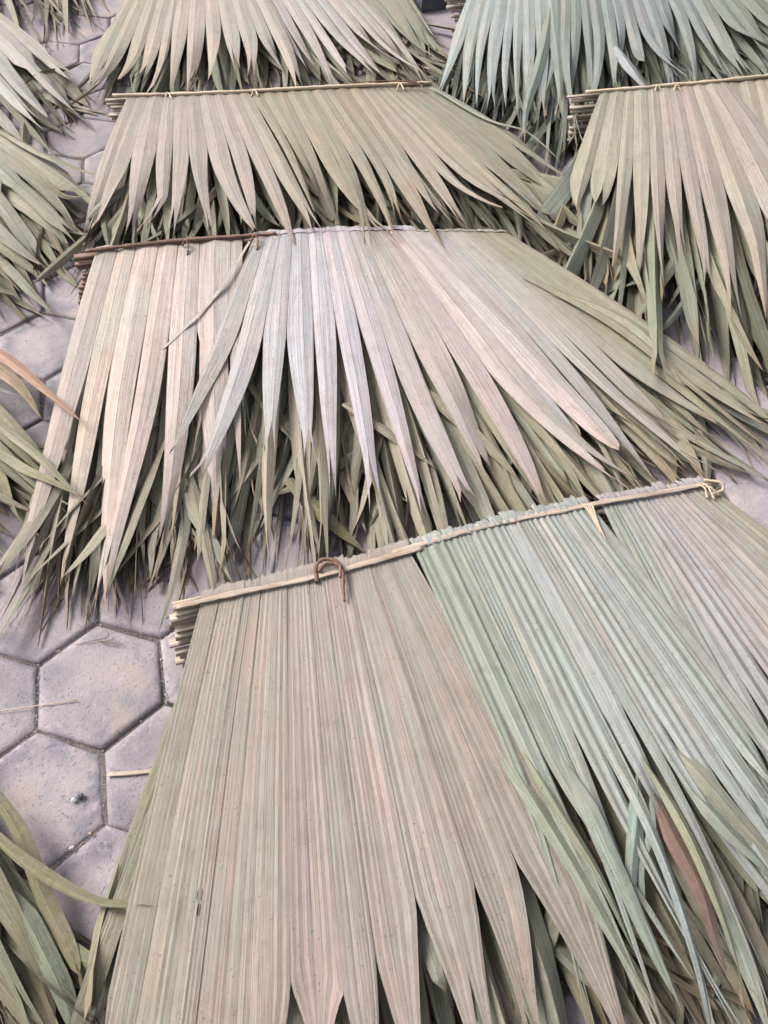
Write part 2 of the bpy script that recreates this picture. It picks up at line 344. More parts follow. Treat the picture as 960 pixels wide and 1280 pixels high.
def interp_poly(P, t):
    P = np.asarray(P, float); x = np.linspace(0, 1, len(P)); t = np.atleast_1d(t)
    out = np.stack([np.interp(t, x, P[:, i]) for i in range(P.shape[1])], 1)
    for e, (a, b) in ((t < 0, (0, 1)), (t > 1, (-1, -2))):
        if e.any():
            k = (t[e] if a == 0 else t[e] - 1) * (len(P) - 1)
            out[e] = P[a] + (P[b] - P[a]) * (k[:, None] if a == 0 else -k[:, None])
    return out
def build_fan(panel, loc, spec):
    """One palm leaf of a panel: the pleated strip folded over the batten (the part) and its leaflets (sub-parts)."""
    n, nf = spec["n"], spec["nf"]; top = spec.get("top", False)
    B = np.asarray(spec['base'], float); Tp = np.asarray(spec['tips'], float)
    i = np.arange(n + 1) / n
    i[1:-1] += rng.normal(0, .11 / n, n - 1) * (1 if top else 1.3)
    iT = np.interp(i, np.arange(n + 1) / n, (np.arange(n + 1) - .5) / max(1, n - 1)); iC = (iT[1:] + iT[:-1]) / 2
    b = interp_poly(B, i); tE = interp_poly(Tp, iT); tC = interp_poly(Tp, iC)
    lenj = spec.get('lenj', .05)
    tC = tC + (tC - (b[:-1] + b[1:]) / 2) * np.clip(rng.normal(0, lenj, (n, 1)), -1.8 * lenj, 1.1 * lenj) * np.array([1, 1, 0]) + rng.normal(0, spec.get('latj', .010), (n, 3)) * [1, 1, .6]
    if spec.get('zj'): tC[:, 2] = np.maximum(.006, tC[:, 2] + rng.normal(0, spec['zj'], n))
    sp = spec['split'](b, tE) if callable(spec['split']) else np.full(n + 1, spec['split'])
    sp = np.clip(sp + rng.normal(0, spec.get('spj', .04), n + 1), .12, .93)
    sp[0] = max(.1, sp[0] - .05); amp = spec.get('amp', .2)
    nv = spec.get('nv', 17); vv = np.r_[np.linspace(0, 1, nv)]
    fd = spec.get('fold', .014)
    cols = spec['cols']; leafs = []
    # strip folded over the batten
    foldV, foldF, foldUV = [], [], []
    fwd = b.mean(0) - np.mean(tC, 0); fwd[2] = 0; fwd /= np.linalg.norm(fwd)
    for k in range(n):
        per = 2 if nf > 1 else 4; us = np.linspace(0, 1, nf * per + 1); tri = 1 - np.abs(2 * ((us * nf) % 1.0) - 1); tri[[0, -1]] = 0
        w = np.linalg.norm(b[k + 1] - b[k]); e = b[k][None] + (b[k + 1] - b[k])[None] * us[:, None]
        f2 = fd * (1 + rng.normal(0, .10)); lift = rng.normal(0, .0008)
        rows = [(-.012, -.016), (f2 * .9, -.014), (f2, -.006), (f2 * .97, .0005), (f2 * .55, .004), (0, .002)]
        for dy, dz in rows:
            q = e + fwd * dy + fwd * rng.normal(0, .0022 if fd > .02 and dy > f2 * .8 else .0008, (len(us), 1)); q[:, 2] += dz + amp * w / nf * tri * (1 if dz > -.01 else -.3) + lift
            foldV.append(q); foldUV.append(np.stack([us * nf + k * nf, np.full(len(us), -.03 + .01 * len(foldV) % .05)], 1))
        o0 = k * len(rows) * len(us); nu = len(us)
        foldF += [(o0 + r * nu + j, o0 + r * nu + j + 1, o0 + (r + 1) * nu + j + 1, o0 + (r + 1) * nu + j) for r in range(len(rows) - 1) for j in range(nu - 1)]
    fv = np.vstack(foldV); fu = np.vstack(foldUV)
    fv, foldF, fu, _ = weld(fv, foldF, fu, None, 2e-4)
    leaf = link('palm_leaf', fv, foldF, LEAF, panel, loc, fu, True)
    mc = cols(.5); leaf.color = (*[float(x) for x in mc], 2.6 if nf == 1 else 1.2)
    skip = spec.get('skip')
    for k in range(n):
        bc = (b[k] + b[k + 1]) / 2; tip = tC[k]; sL, sR = sp[k], sp[k + 1]; s = max(sL, sR)
        if skip is not None and skip(bc, tip): continue
        zp = spec.get('zp', 1.15)
        def line(a, t, v):
            q = a[None] + (t - a)[None] * v[:, None]; q[:, 2] = a[2] + (t[2] - a[2]) * v ** zp; return q
        tip0 = tip.copy(); tip0[2] = np.interp((k + .5) / n, np.linspace(0, 1, len(Tp)), Tp[:, 2])
        c = line(bc, tip0, vv); g = spec.get('gap', .02)
        c[:, 2] += spec.get('arch', .012) * np.sin(np.pi * np.clip(vv, 0, 1)) * (1 - vv * .3)
        snap = rng.uniform(.86, .97) if rng.random() < .35 else 1.0
        tp_ = spec.get('tp', 2.4) * rng.uniform(.7, 1.3)
        c[:, 2] += (tip[2] - tip0[2]) * np.clip((vv - s) / max(.05, 1 - s), 0, 1) ** 2
        def edge(bb, te, se):
            d = (line(bb, te, vv) - line(bc, tip, vv)); d0 = (bb + (te - bb) * se) - (bc + (tip - bc) * se); d0[2] = 0; d[:, 2] = 0
            x = np.clip((vv - se) / (1 - se), 0, 1); m = vv > se
            d[m] = d0[None] * taper(x[m] * snap, tp_, spec.get('belly', -.12))[:, None]
            return d * (1 - g * np.clip((vv - se + .15) / .15, 0, 1)[:, None])
        dL, dR = edge(b[k], tE[k], sL), edge(b[k + 1], tE[k + 1], sR)
        # never let a blade grow wider than the palm's own leaflets
        wmax = spec.get('wmax', .09) * rng.uniform(.8, 1.1); wd = np.linalg.norm(dR - dL, axis=1); sc = np.where((vv > s) & (wd > wmax), wmax / np.maximum(wd, 1e-6), 1.0)[:, None]
        dL, dR = dL * sc, dR * sc
        j = spec.get('wild', 1.0)
        opt = dict(roll=rng.normal(0, .28 * j), lift=(0 if top else rng.normal(0, .002)), curl=(rng.normal(.005, .020 * j) if top else rng.normal(-.018, .016)), bend=rng.normal(0, .022 * j),
                   wave=.0025 * j, flutter=.10 * j, cup=rng.uniform(-.2, .5), u0=k * nf, floor=spec.get('floor', .0035), open=spec.get('open', -.9))
        if rng.random() < spec.get('bif', .6): opt['bifid'] = rng.uniform(.78, .94)
        if rng.random() < spec.get('crook', .06): opt['roll'] *= 2.5; opt['bend'] *= 2.0
        if rng.random() < spec.get('kinks', .05): opt['kink'] = (rng.uniform(min(.86, max(s, .6)), .88), rng.normal(-.02, .10) if top else rng.normal(-.08, .05), rng.normal(0, .12))
        col = cols((k + .5) / n) * (1 + rng.normal(0, spec.get('colj', .06))) * (1 + rng.normal(0, .012, 3))
        leafs.append(make_leaflet(leaf, loc, *leaflet_grid(vv, c, dL, dR, s, nf, amp, opt), np.clip(col, .01, .9), 2.6 if nf == 1 else 1.2, spec.get('holes')))
    return leaf
def ribbon(leaf, loc, pts, w, col, nf=1, amp=.25, roll=0.0, tp=2.0, n=18, w0=.6, twist=0.0, world=None):
    """one stray leaflet along pixel points (x, y, height)"""
    P = world if world is not None else [un(*p) for p in pts]; C, t = smooth_path(P, n); vv = t / t[-1]
    T = np.gradient(C, axis=0); T /= np.linalg.norm(T, axis=1)[:, None]
    S = np.cross(T, [0, 0, 1.0]); S /= np.linalg.norm(S, axis=1)[:, None]; N = np.cross(S, T)
    a = (roll + twist * vv)[:, None]; D = S * np.cos(a) + N * np.sin(a)
    wd = w * np.minimum(1, w0 + (1 - w0) * vv / .3) * (1 - np.clip((vv - .35) / .65, 0, 1) ** tp) / 2
    opt = dict(roll=0, lift=0, curl=0, bend=0, wave=.002, flutter=.05, floor=.003)
    return make_leaflet(leaf, loc, *leaflet_grid(vv, C, -D * wd[:, None], D * wd[:, None], 0.0, nf, amp, opt), col, 2.0)

# ------------------------------------------------------------------ a stack of panels
ORD = ['topmost', 'second', 'third', 'fourth', 'fifth', 'sixth', 'seventh']
def ramp_cols(cs):
    A = np.array([alb(c) for c in cs])
    return lambda t: np.array([np.interp(t, np.linspace(0, 1, len(A)), A[:, i]) for i in range(3)])
def split_line(poly):
    poly = np.asarray(poly, float)
    def f(b, tE):
        out = []
        for p, t in zip(b, tE):
            v = np.linspace(0.02, .97, 120); q = p[None] + (t - p)[None] * v[:, None]; s = pj(q)
            y = np.interp(s[:, 0], poly[:, 0], poly[:, 1]); hit = np.nonzero(s[:, 1] > y)[0]
            out.append(v[hit[0]] if len(hit) else .9)
        return np.array(out)
    return f
def offscreen(margin):
    def f(a, b):
        q = pj(a[None] + (b - a)[None] * np.linspace(0, 1, 9)[:, None])
        return bool(np.all((q[:, 0] < -margin) | (q[:, 0] > 960 + margin) | (q[:, 1] < -margin) | (q[:, 1] > 1280 + margin)))
    return f
GROUP = 'palm thatch panels stacked on the paving'
def stack(name_of_stack, batten, zt, nl, fans, ztip, under, top_mat, stick_mat, shift=(.0, -.012), under_n=19, sticks=2, over=.045,
          top_w=(.011, .009), lab_top=None, under_scale=(1.0, 1.08), ends=True, cane=None, under_amp=.34, under_sp=(.30, .5), dropk=1.0, fold=.012, wild=1.9):
    """batten: pixel points along the top batten; zt: its height (left, right); fans: leaves of the top panel"""
    z_of = lambda f: zt[0] + (zt[1] - zt[0]) * f
    x0, x1 = batten[0][0], batten[-1][0]
    def wpt(p): return un(p[0], p[1], z_of((p[0] - x0) / (x1 - x0)))
    bat = np.array([wpt(p) for p in batten]); panels = []
    for k in range(nl):
        fk = 1 - k / nl; loc = np.array([bat[len(bat) // 2][0], bat[len(bat) // 2][1], 0.0])
        sh = np.array([shift[0] * k + rng.normal(0, .006), shift[1] * k + rng.normal(0, .004), 0.0])
        label = lab_top if k == 0 else f'{"bottom" if k == nl - 1 else ORD[k]} panel down in the stack {name_of_stack}'
        pn = thing('thatch_panel', label, 'thatch panel', loc, GROUP); panels.append((pn, loc, []))
        line = bat + sh; line[:, 2] = bat[:, 2] * fk + (.006 if k else 0)
        d = line[-1] - line[0]; d /= np.linalg.norm(d)
        # laths inside the fold, their raw ends sticking out beyond the leaves
        for q in range(sticks):
            o = over * (rng.uniform(.55, 1.10)); zz = -.008 - .0105 * q
            pts = [p + np.array([0, .006 - .004 * q + rng.normal(0, .002), zz + rng.normal(0, .0012)]) for p in line]; pts[0] = pts[0] - d * o; pts[-1] = pts[-1] + d * over * rng.uniform(-.2, .2)
            stick('batten_lath', pts, .015, .0092, stick_mat, pn, loc, n=26, flat=5, rough=.13)
        if k == 0:
            for cpts, cw in (cane or [(batten, top_w)]):
                cp = [wpt(p) + np.array([0, 0, .0095]) for p in cpts]
                stick('batten_strip', cp, cw[0], cw[1], top_mat, pn, loc, n=44, flat=3.2, rough=.10)
            for f in fans:
                nfan = len(panels[0][2]); sp = dict(f); dz = f.get('dz', .0)
                sp['base'] = [wpt(p) + np.array([0, 0, dz]) for p in f['base']]
                zt_ = np.interp(np.linspace(0, 1, len(f['tips'])), np.linspace(0, 1, len(np.atleast_1d(f.get('zt', ztip)))), np.atleast_1d(f.get('zt', ztip)))
                sp['tips'] = [un(p[0], p[1], z) for p, z in zip(f['tips'], zt_)]
                sp['split'] = split_line(f['split']); sp['cols'] = ramp_cols(f['cols']); sp['top'] = True; sp.setdefault('fold', fold)
                panels[0][2].append(build_fan(pn, loc, sp))
        else:
            for f in fans:
                bs = [wpt(p) for p in f['base']]; jx = float(np.clip(rng.normal(.004, .010), -.008, .025))
                bs = [p + sh + np.array([jx, 0, 0]) for p in bs]
                for p in bs: p[2] = p[2] * fk - .004
                sc = rng.uniform(*f.get('us', under_scale)); zk = ztip * (1 - k / nl) * .92 * dropk
                tp_ = [un(p[0], p[1], ztip) for p in f['tips']]; rot = rng.normal(0, .028); o = np.mean(bs, 0); tt = []
                for p in tp_:
                    r = (p - o) * sc; r = np.array([r[0] * math.cos(rot) - r[1] * math.sin(rot), r[0] * math.sin(rot) + r[1] * math.cos(rot), 0])
                    zq = float(np.interp(len(tt) / max(1, len(tp_) - 1), np.linspace(0, 1, len(f.get('zt', [ztip]))), f.get('zt', [ztip]))) * .95
                    tt.append(np.array([o[0] + r[0], o[1] + r[1], max(.008, min(zk, zq * (1 - k / nl)))]))
                uc = [under[(k + q) % len(under)] for q in range(2)]
                sp = dict(base=bs, tips=tt, n=under_n + int(rng.integers(-1, 3)), nf=f.get('unf', 1), split=rng.uniform(*under_sp), cols=ramp_cols(uc), spj=.08, lenj=.075, latj=.03,
                          amp=under_amp, wild=wild, nv=14, crook=.3, kinks=.3, zj=ztip * .10, skip=offscreen(160), fold=fold * .9, wmax=f.get('uwmax', .060), belly=.02, arch=-.004, gap=.05, tp=3.8, bif=.6)
                lf = build_fan(pn, loc, sp); panels[k][2].append(lf)
                if k <= 3:
                    for _ in range(f.get('cross', 5)):
                        t = rng.random(); tip = interp_poly(np.array(tp_), t)[0]; b0 = interp_poly(np.array(bs), t)[0]; r = tip - b0; ln = np.linalg.norm(r[:2]); st = rng.uniform(.50, .74)
                        p0 = b0 + r * st; p0[2] = bs[0][2] + (max(.01, zk) - bs[0][2]) * st - .010; a_ = rng.normal(0, .40); d2 = np.array([r[0] * math.cos(a_) - r[1] * math.sin(a_), r[0] * math.sin(a_) + r[1] * math.cos(a_), 0]) / ln
                        L_ = ln * rng.uniform(.26, .46); bend_ = rng.normal(0, .12); ze = max(.008, zk * rng.uniform(.6, 1.25)); pts = []
                        for q in np.linspace(0, 1, 4):
                            p = p0 + d2 * L_ * q + np.array([-d2[1], d2[0], 0]) * bend_ * L_ * q * q; p[2] = p0[2] + (ze - p0[2]) * q; pts.append(p)
                        ribbon(lf, loc, None, rng.uniform(.020, .036), ramp_cols(uc)(rng.random()) * (1 + rng.normal(0, .08)), world=pts, roll=rng.normal(0, .5), twist=rng.normal(0, .7), n=11, w0=.25, tp=rng.uniform(2, 4))
    return panels

# ------------------------------------------------------------------ the setting
S = 0.136; HW = S * math.sqrt(3) / 2
def build_ground():
    R = 60.0
    g = link('ground', [(-R, -R, -.034), (R, -R, -.034), (R, R, -.034), (-R, R, -.034)], [(0, 1, 2, 3)], EARTH, smooth=False); tag(g, kind='structure')
    return g
GROUND = build_ground()
# flush concrete edging slab that runs along the right of the paving
EL = [un(498, 40)[:2], un(928, 650)[:2]]; ER = [un(606, 60)[:2], un(925, 470)[:2]]
dE = EL[0] - EL[1]; dE /= np.linalg.norm(dE)
dR_ = ER[0] - ER[1]; dR_ /= np.linalg.norm(dR_); dM = (dE + dR_); dM /= np.linalg.norm(dM)
nM = np.array([dM[1], -dM[0]])
if np.dot(nM, ER[0] - EL[0]) < 0: nM = -nM
wS = float(np.dot(ER[0] - EL[0], nM)); eM = (EL[0] + EL[1]) / 2
def edge_pt(t, off, z): p = eM + dM * t + nM * off; return np.array([p[0], p[1], z])
def side(p): return float(np.dot(np.asarray(p)[:2] - eM, nM))
def paver_mesh(seed):
    r = np.random.default_rng(seed); a = np.radians(np.arange(6) * 60 + 30)
    rings = [(1.0, -.032), (1.0, -.0095), (.985, -.0050), (.955, -.0018), (.90, -.0002), (.80, .0), (.4, .0)]
    sub = 3; V = []; rim = []; jit = r.normal(0, .0016, (6, 2))
    for k, z in rings:
        c = np.stack([np.cos(a), np.sin(a)], 1) * (S - .0026) * k + jit * k
        for i in range(6):
            for s in range(sub):
                q = c[i] + (c[(i + 1) % 6] - c[i]) * s / sub
                if k < 1: q = q * (1 + r.normal(0, .004))
                V.append((q[0], q[1], z + (r.normal(0, .0007) if z > -.02 else 0))); rim.append(1.0 if k > .93 else .75 if k > .85 else 0)
    V.append((0, 0, r.normal(0, .001))); rim.append(0); m = 6 * sub; F = []
    for k in range(len(rings) - 1):
        for i in range(m): F.append((k * m + i, k * m + (i + 1) % m, (k + 1) * m + (i + 1) % m, (k + 1) * m + i))
    c = len(V) - 1; F += [((len(rings) - 1) * m + i, (len(rings) - 1) * m + (i + 1) % m, c) for i in range(m)]
    o = link('paving_stone', V, F, PAVE, None, None, None, True, None, {'rim': rim}); return o
def build_paving():
    bed = [edge_pt(-6, -7.0, -.009), edge_pt(-6, .004, -.009), edge_pt(9, .004, -.009), edge_pt(9, -7.0, -.009)]
    pav = tag(link('pavement', bed, [(0, 1, 2, 3)], EARTH, smooth=False), kind='structure')
    protos = [paver_mesh(s) for s in range(6)]; used = set(); centres = []
    for m in range(-9, 36):
        for k in range(-14, 22):
            if (k - m) % 2: continue
            x, y = k * HW, 1.5 * S * m
            if side((x, y)) > -.02: continue
            q = pj(np.array([x, y, 0.0]))
            if not (-170 < q[0] < 1130 and -120 < q[1] < 1420): continue
            # under the heart of the big stacks nothing of the paving shows
            if (430 < q[0] < 840 and 760 < q[1] < 1200) or (430 < q[0] < 700 and 330 < q[1] < 500) or (260 < q[0] < 520 and 130 < q[1] < 210): continue
            i = random.randrange(6); o = protos[i] if i not in used else protos[i].copy()
            if i in used: COL.objects.link(o)
            used.add(i); o.parent = pav; centres.append((x, y))
            o.location = (x + rng.normal(0, .0012), y + rng.normal(0, .0012), rng.normal(0, .0016) - .0015)
            o.rotation_euler = (rng.normal(0, .008), rng.normal(0, .008), random.randrange(6) * math.pi / 3 + rng.normal(0, .006))
    for i, o in enumerate(protos):
        if i not in used: bpy.data.objects.remove(o)
    return pav, centres
PAVEMENT, CENTRES = build_paving()
def slab_run():
    st = tag(link('kerb', [edge_pt(-4, .006, -.03), edge_pt(-4, wS, -.03), edge_pt(6, wS, -.03), edge_pt(6, .006, -.03)], [(0, 1, 2, 3)], EARTH, smooth=False), kind='structure')
    t = -3.5; L = 1.0
    while t < 5.6:
        n, w = 14, wS - .012; V = []; rim = []
        prof = [(0, -.03), (0, -.002), (.004, .004), (.012, .0065), (.03, .007), (w * .5, .0075), (w - .03, .007), (w - .012, .0065), (w - .004, .004), (w, -.002), (w, -.03)]
        for i in range(n + 1):
            tt = t + L * i / n - (.004 if i == n else 0)
            for j, (o, z) in enumerate(prof):
                e = 0.0 if i in (0, n) else rng.normal(0, .0025 if j in (1, 2, 8, 9) else .0)
                V.append(edge_pt(tt, .010 + o + e, z + (rng.normal(0, .0006) if z > 0 else 0) - (.006 if i in (0, n) and z > 0 else 0))); rim.append(1.0 if j in (2, 3, 7, 8) else 0)
        m = len(prof); F = [(i * m + j, i * m + j + 1, (i + 1) * m + j + 1, (i + 1) * m + j) for i in range(n) for j in range(m - 1)]
        F += [tuple(range(m))[::-1], tuple(n * m + j for j in range(m))]
        link('kerb_slab', V, F, SLAB, st, None, None, True, None, {'rim': rim}); t += L
    return st
slab_run()
def pebbles(name, pts, sizes, mat, parent=None):
    V, F, tone = [], [], []; T = [(0, 2, 4), (2, 1, 4), (1, 3, 4), (3, 0, 4), (2, 0, 5), (1, 2, 5), (3, 1, 5), (0, 3, 5)]
    for p, s in zip(pts, sizes):
        a = rng.uniform(0, 6.28); ca, sa = math.cos(a), math.sin(a); o = len(V); q = rng.uniform(.6, 1.25, 6) * s
        for (x, y, z), r in zip([(1, 0, 0), (-1, 0, 0), (0, 1, 0), (0, -1, 0), (0, 0, .7), (0, 0, -.7)], q):
            x, y = x * r + .3 * z * r, y * r; V.append((p[0] + ca * x - sa * y, p[1] + sa * x + ca * y, p[2] + z * r))
        F += [tuple(o + i for i in t) for t in T]; tone += [rng.random()] * 6
    o = link(name, V, F, mat, parent, None, None, False, None, {'tone': tone}); o['kind'] = 'stuff'; return o
def joints():
    pts, sz = [], []
    for (x, y) in CENTRES:
        q = pj(np.array([x, y, 0.0]))
        for e in range(3):
            a0, a1 = math.radians(30 + 60 * e), math.radians(90 + 60 * e); dens = rng.choice([2, 5, 9, 20], p=[.3, .3, .25, .15])
            for _ in range(int(dens)):
                t = rng.random(); px = x + S * (math.cos(a0) * (1 - t) + math.cos(a1) * t); py = y + S * (math.sin(a0) * (1 - t) + math.sin(a1) * t)
                s = rng.uniform(.0012, .0030) * (1.35 if rng.random() < .12 else 1)
                pts.append((px + rng.normal(0, .0016), py + rng.normal(0, .0016), -.0065 + rng.uniform(-.003, .003))); sz.append(s)
    for (px, py) in ((206, 800), (208, 812), (208, 835), (209, 852), (209, 868), (207, 878), (176, 791), (207, 795), (206, 806), (209, 872), (208, 826)):
        c = un(px + rng.normal(0, 1), py, -.003); pts.append(c); sz.append(rng.uniform(.003, .0052))
    pebbles('joint_gravel', pts, sz, GRIT, PAVEMENT)
joints()
def gravel():
    V = [edge_pt(-4, wS, -.026), edge_pt(-4, wS + 6, -.026), edge_pt(6, wS + 6, -.026), edge_pt(6, wS, -.026)]
    bed = tag(link('gravel_strip', V, [(0, 1, 2, 3)], EARTH, smooth=False), kind='structure')
    pts, sz = [], []
    for _ in range(5200):
        t = rng.uniform(-.9, 2.6); off = wS + .001 + abs(rng.normal(0, .22))
        p = edge_pt(t, off, -.018 + rng.uniform(-.006, .012)); q = pj(p)
        if not (-60 < q[0] < 1100 and -60 < q[1] < 700): continue
        pts.append(p); sz.append(rng.choice([.004, .006, .009], p=[.5, .35, .15]) * rng.uniform(.7, 1.3))
    pebbles('gravel', pts, sz, GRAVEL)
gravel()

# ------------------------------------------------------------------ the stacks
BEI, BEI2, ROSE, LIL, SAGE, SAGE2, OLV, OLV2, STRW, DKOL = (182, 168, 152), (190, 176, 160), (190, 172, 164), (190, 181, 186), (170, 176, 166), (177, 184, 177), (150, 142, 112), (162, 154, 126), (176, 162, 132), (134, 126, 98)

# A: nearest stack
A = stack('nearest the viewer', [(240, 756), (300, 742), (400, 721), (512, 691), (620, 660), (740, 634), (893, 607)], (.135, .095), 6,
    [dict(cross=2, holes=[(247, 1116), (247, 1142)], base=[(252, 753), (380, 724), (512, 691)], tips=[(128, 1400), (190, 1430), (280, 1440), (380, 1440), (480, 1430), (580, 1410), (700, 1380), (805, 1320)],
          split=[(100, 1330), (300, 1300), (400, 1255), (440, 1225), (510, 1150), (575, 1105), (610, 1065), (680, 1075), (760, 1120), (900, 1150)], n=10, nf=6, amp=.17, nv=40, zt=(.05, .06, .05),
          cols=[(184, 174, 156), (193, 179, 164), (195, 180, 170), (190, 175, 165), (182, 169, 155)], wild=.7, spj=.03, gap=.004, tp=1.3, belly=-.25, open=.2, wmax=.1, colj=.022, dz=.003, lenj=.03, zp=1.25),
     dict(cross=4, base=[(518, 690), (640, 655), (738, 634)], tips=[(790, 1290), (880, 1330), (990, 1330), (1090, 1290), (1160, 1220)],
          split=[(500, 840), (620, 885), (690, 915), (740, 905), (810, 895), (880, 915), (1000, 940)], n=15, nf=2, amp=.30, nv=38, zt=(.06, .07, .06), wmax=.038, tp=1.3, crook=.15, kinks=.25, colj=.03,
          cols=[(174, 182, 164), (178, 185, 176), (182, 187, 183), (184, 188, 186), (176, 180, 172)], wild=2.0, gap=.006, dz=.0055, lenj=.09, zp=1.2),
     dict(cross=4, base=[(752, 632), (820, 618), (886, 608)], tips=[(1080, 1310), (1160, 1240), (1220, 1140), (1260, 1030), (1270, 940)],
          split=[(780, 800), (850, 825), (900, 830), (950, 850), (1050, 850)], n=11, nf=2, amp=.30, nv=30, zt=(.05, .05, .04),
          cols=[(172, 182, 172), (182, 180, 178), (190, 180, 182), (186, 178, 172), (168, 164, 140)], wild=1.3, gap=.006, colj=.03, tp=1.5, dz=.001, lenj=.03, zp=1.2)],
    .045, [(154, 156, 136), OLV2, (152, 154, 134), (160, 158, 136), OLV], CANE, LATH, shift=(-.004, -.009), under_n=18, over=.05, fold=.026,
    lab_top='large beige and pale green palm thatch panel, topmost on the nearest stack',
    cane=[([(222, 762), (300, 744), (400, 723), (528, 688)], (.0115, .0032)), ([(490, 695), (600, 663), (740, 634), (820, 620), (895, 606)], (.011, .0032))],
    under_scale=(.93, 1.03), under_sp=(.42, .6))
# B: middle stack
B = stack('in the middle, below the lilac leaves', [(108, 318), (200, 307), (330, 297), (470, 291), (622, 290)], (.125, .10), 6,
    [dict(base=[(120, 314), (210, 306), (303, 300)], us=(.87, 1.0), cross=9, tips=[(28, 742), (88, 752), (160, 728), (242, 705), (290, 640)],
          split=[(60, 410), (120, 460), (170, 430), (245, 405), (300, 385)], n=7, nf=1, amp=.085, nv=24, zt=(.03, .05, .07), cols=[(202, 188, 176), (208, 190, 176), (204, 188, 182), (198, 184, 182)], wild=.9, dz=.001, zp=1.1),
     dict(base=[(507, 291), (570, 290), (634, 292)], us=(.92, 1.03), tips=[(770, 610), (800, 600), (830, 605), (870, 585), (905, 570), (965, 560), (985, 540)],
          split=[(600, 420), (680, 430), (740, 420), (800, 420), (860, 450)], n=10, nf=1, amp=.085, nv=22, zt=(.06, .045, .03), cols=[(202, 192, 198), (204, 192, 194), (188, 180, 166), (160, 156, 130), (166, 160, 138)], wild=1.1, dz=.001),
     dict(base=[(318, 298), (420, 292), (520, 291)], us=(1.06, 1.27), cross=10, tips=[(240, 580), (298, 600), (372, 615), (438, 632), (505, 655), (570, 640), (650, 628), (720, 615), (790, 598)],
          split=[(250, 420), (300, 400), (345, 415), (400, 395), (440, 425), (500, 435), (560, 445), (640, 465), (720, 490)], n=12, nf=1, amp=.085, nv=24, fold=.022, zt=(.08, .08, .06),
          cols=[(194, 184, 180), (194, 192, 194), (198, 192, 200), (202, 192, 200), (202, 186, 182), (204, 186, 178), (198, 186, 184)], wild=.9, dz=.006)],
    .07, [(170, 166, 144), (178, 168, 148), (160, 154, 126), (168, 170, 152), (178, 164, 136)], VINE, VINE, cane=[([(108, 318), (200, 307), (330, 297), (345, 296)], (.011, .009))], shift=(-.004, -.012), under_n=22, under_scale=(.88, 1.0), over=.028, lab_top='rose and lilac palm thatch panel on the middle stack, above the nearest stack')
# C: upper middle stack
C = stack('behind the rose and lilac middle stack', [(142, 123), (230, 121), (320, 117), (430, 111), (540, 107)], (.085, .075), 4,
    [dict(cross=11, base=[(160, 122), (235, 121), (312, 118)], tips=[(105, 305), (150, 300), (200, 297), (244, 297), (300, 285), (348, 290), (395, 297)],
          split=[(140, 215), (200, 182), (240, 176), (290, 182), (340, 200)], n=10, nf=1, tp=1.7, amp=.085, nv=18, zt=(.05, .12, .13), cols=[(172, 158, 140), (184, 166, 156), (180, 164, 154), (170, 158, 138)], wild=1.1, dz=.004),
     dict(cross=11, base=[(312, 118), (380, 113), (450, 110)], tips=[(400, 262), (430, 290), (480, 292), (520, 285), (560, 290)],
          split=[(300, 160), (380, 170), (430, 185), (480, 190), (560, 200)], n=9, nf=1, tp=1.7, amp=.085, nv=18, zt=(.135, .14), cols=[(162, 150, 124), (160, 148, 124), (166, 152, 130)], wild=1.2, dz=.002),
     dict(cross=11, base=[(440, 110), (490, 108), (540, 107)], tips=[(560, 292), (610, 292), (655, 297), (700, 310), (722, 296), (722, 262), (710, 225)],
          split=[(460, 180), (520, 195), (580, 190), (640, 175), (720, 170)], n=11, nf=1, tp=1.7, amp=.085, nv=18, zt=(.14, .13, .10, .05, .04), cols=[(172, 156, 138), (176, 160, 140), (160, 152, 124), (150, 148, 122)], wild=1.2)],
    .105, [OLV2, (146, 142, 110), (150, 152, 128), OLV], STRAW, LATH, under_n=18, under_scale=(1.0, 1.08), shift=(.002, -.012), lab_top='tan palm thatch panel whose batten lies just above the middle stack', over=.03, top_w=(.010, .010))
# D: top stack
D = stack('at the top edge, left of the grey green leaves', [(165, -48), (330, -53), (478, -60)], (.08, .08), 3,
    [dict(cross=8, base=[(185, -48), (245, -50), (305, -52)], tips=[(106, 118), (150, 108), (190, 112), (230, 112), (280, 102), (330, 96), (380, 106)],
          split=[(120, 50), (200, 45), (260, 35), (330, 40), (380, 50)], n=12, nf=1, tp=1.7, amp=.085, nv=16, zt=(.05, .08), cols=[(168, 158, 132), (180, 164, 146), (182, 166, 152), (176, 164, 148)], wild=1.2, dz=.003),
     dict(cross=8, base=[(300, -52), (350, -54), (400, -56)], tips=[(385, 106), (425, 107), (470, 104), (520, 110), (545, 106)],
          split=[(340, 20), (420, 35), (480, 40), (550, 50)], n=10, nf=1, tp=1.7, amp=.085, nv=16, zt=(.05, .08), cols=[(184, 170, 164), (186, 174, 172), (180, 168, 152)], wild=1.2, dz=.005),
     dict(cross=8, base=[(396, -56), (435, -58), (474, -60)], tips=[(520, 112), (542, 108), (552, 96), (556, 80), (552, 62)],
          split=[(460, 20), (520, 30), (560, 30)], n=10, nf=1, tp=1.7, amp=.085, nv=16, zt=(.03, .02), cols=[(164, 154, 130), (150, 146, 118), (152, 148, 122)], wild=1.4)],
    .06, [OLV2, (148, 150, 122), (140, 140, 112)], STRAW, LATH, under_n=18, lab_top='beige palm thatch panel at the top edge, behind the tan one')
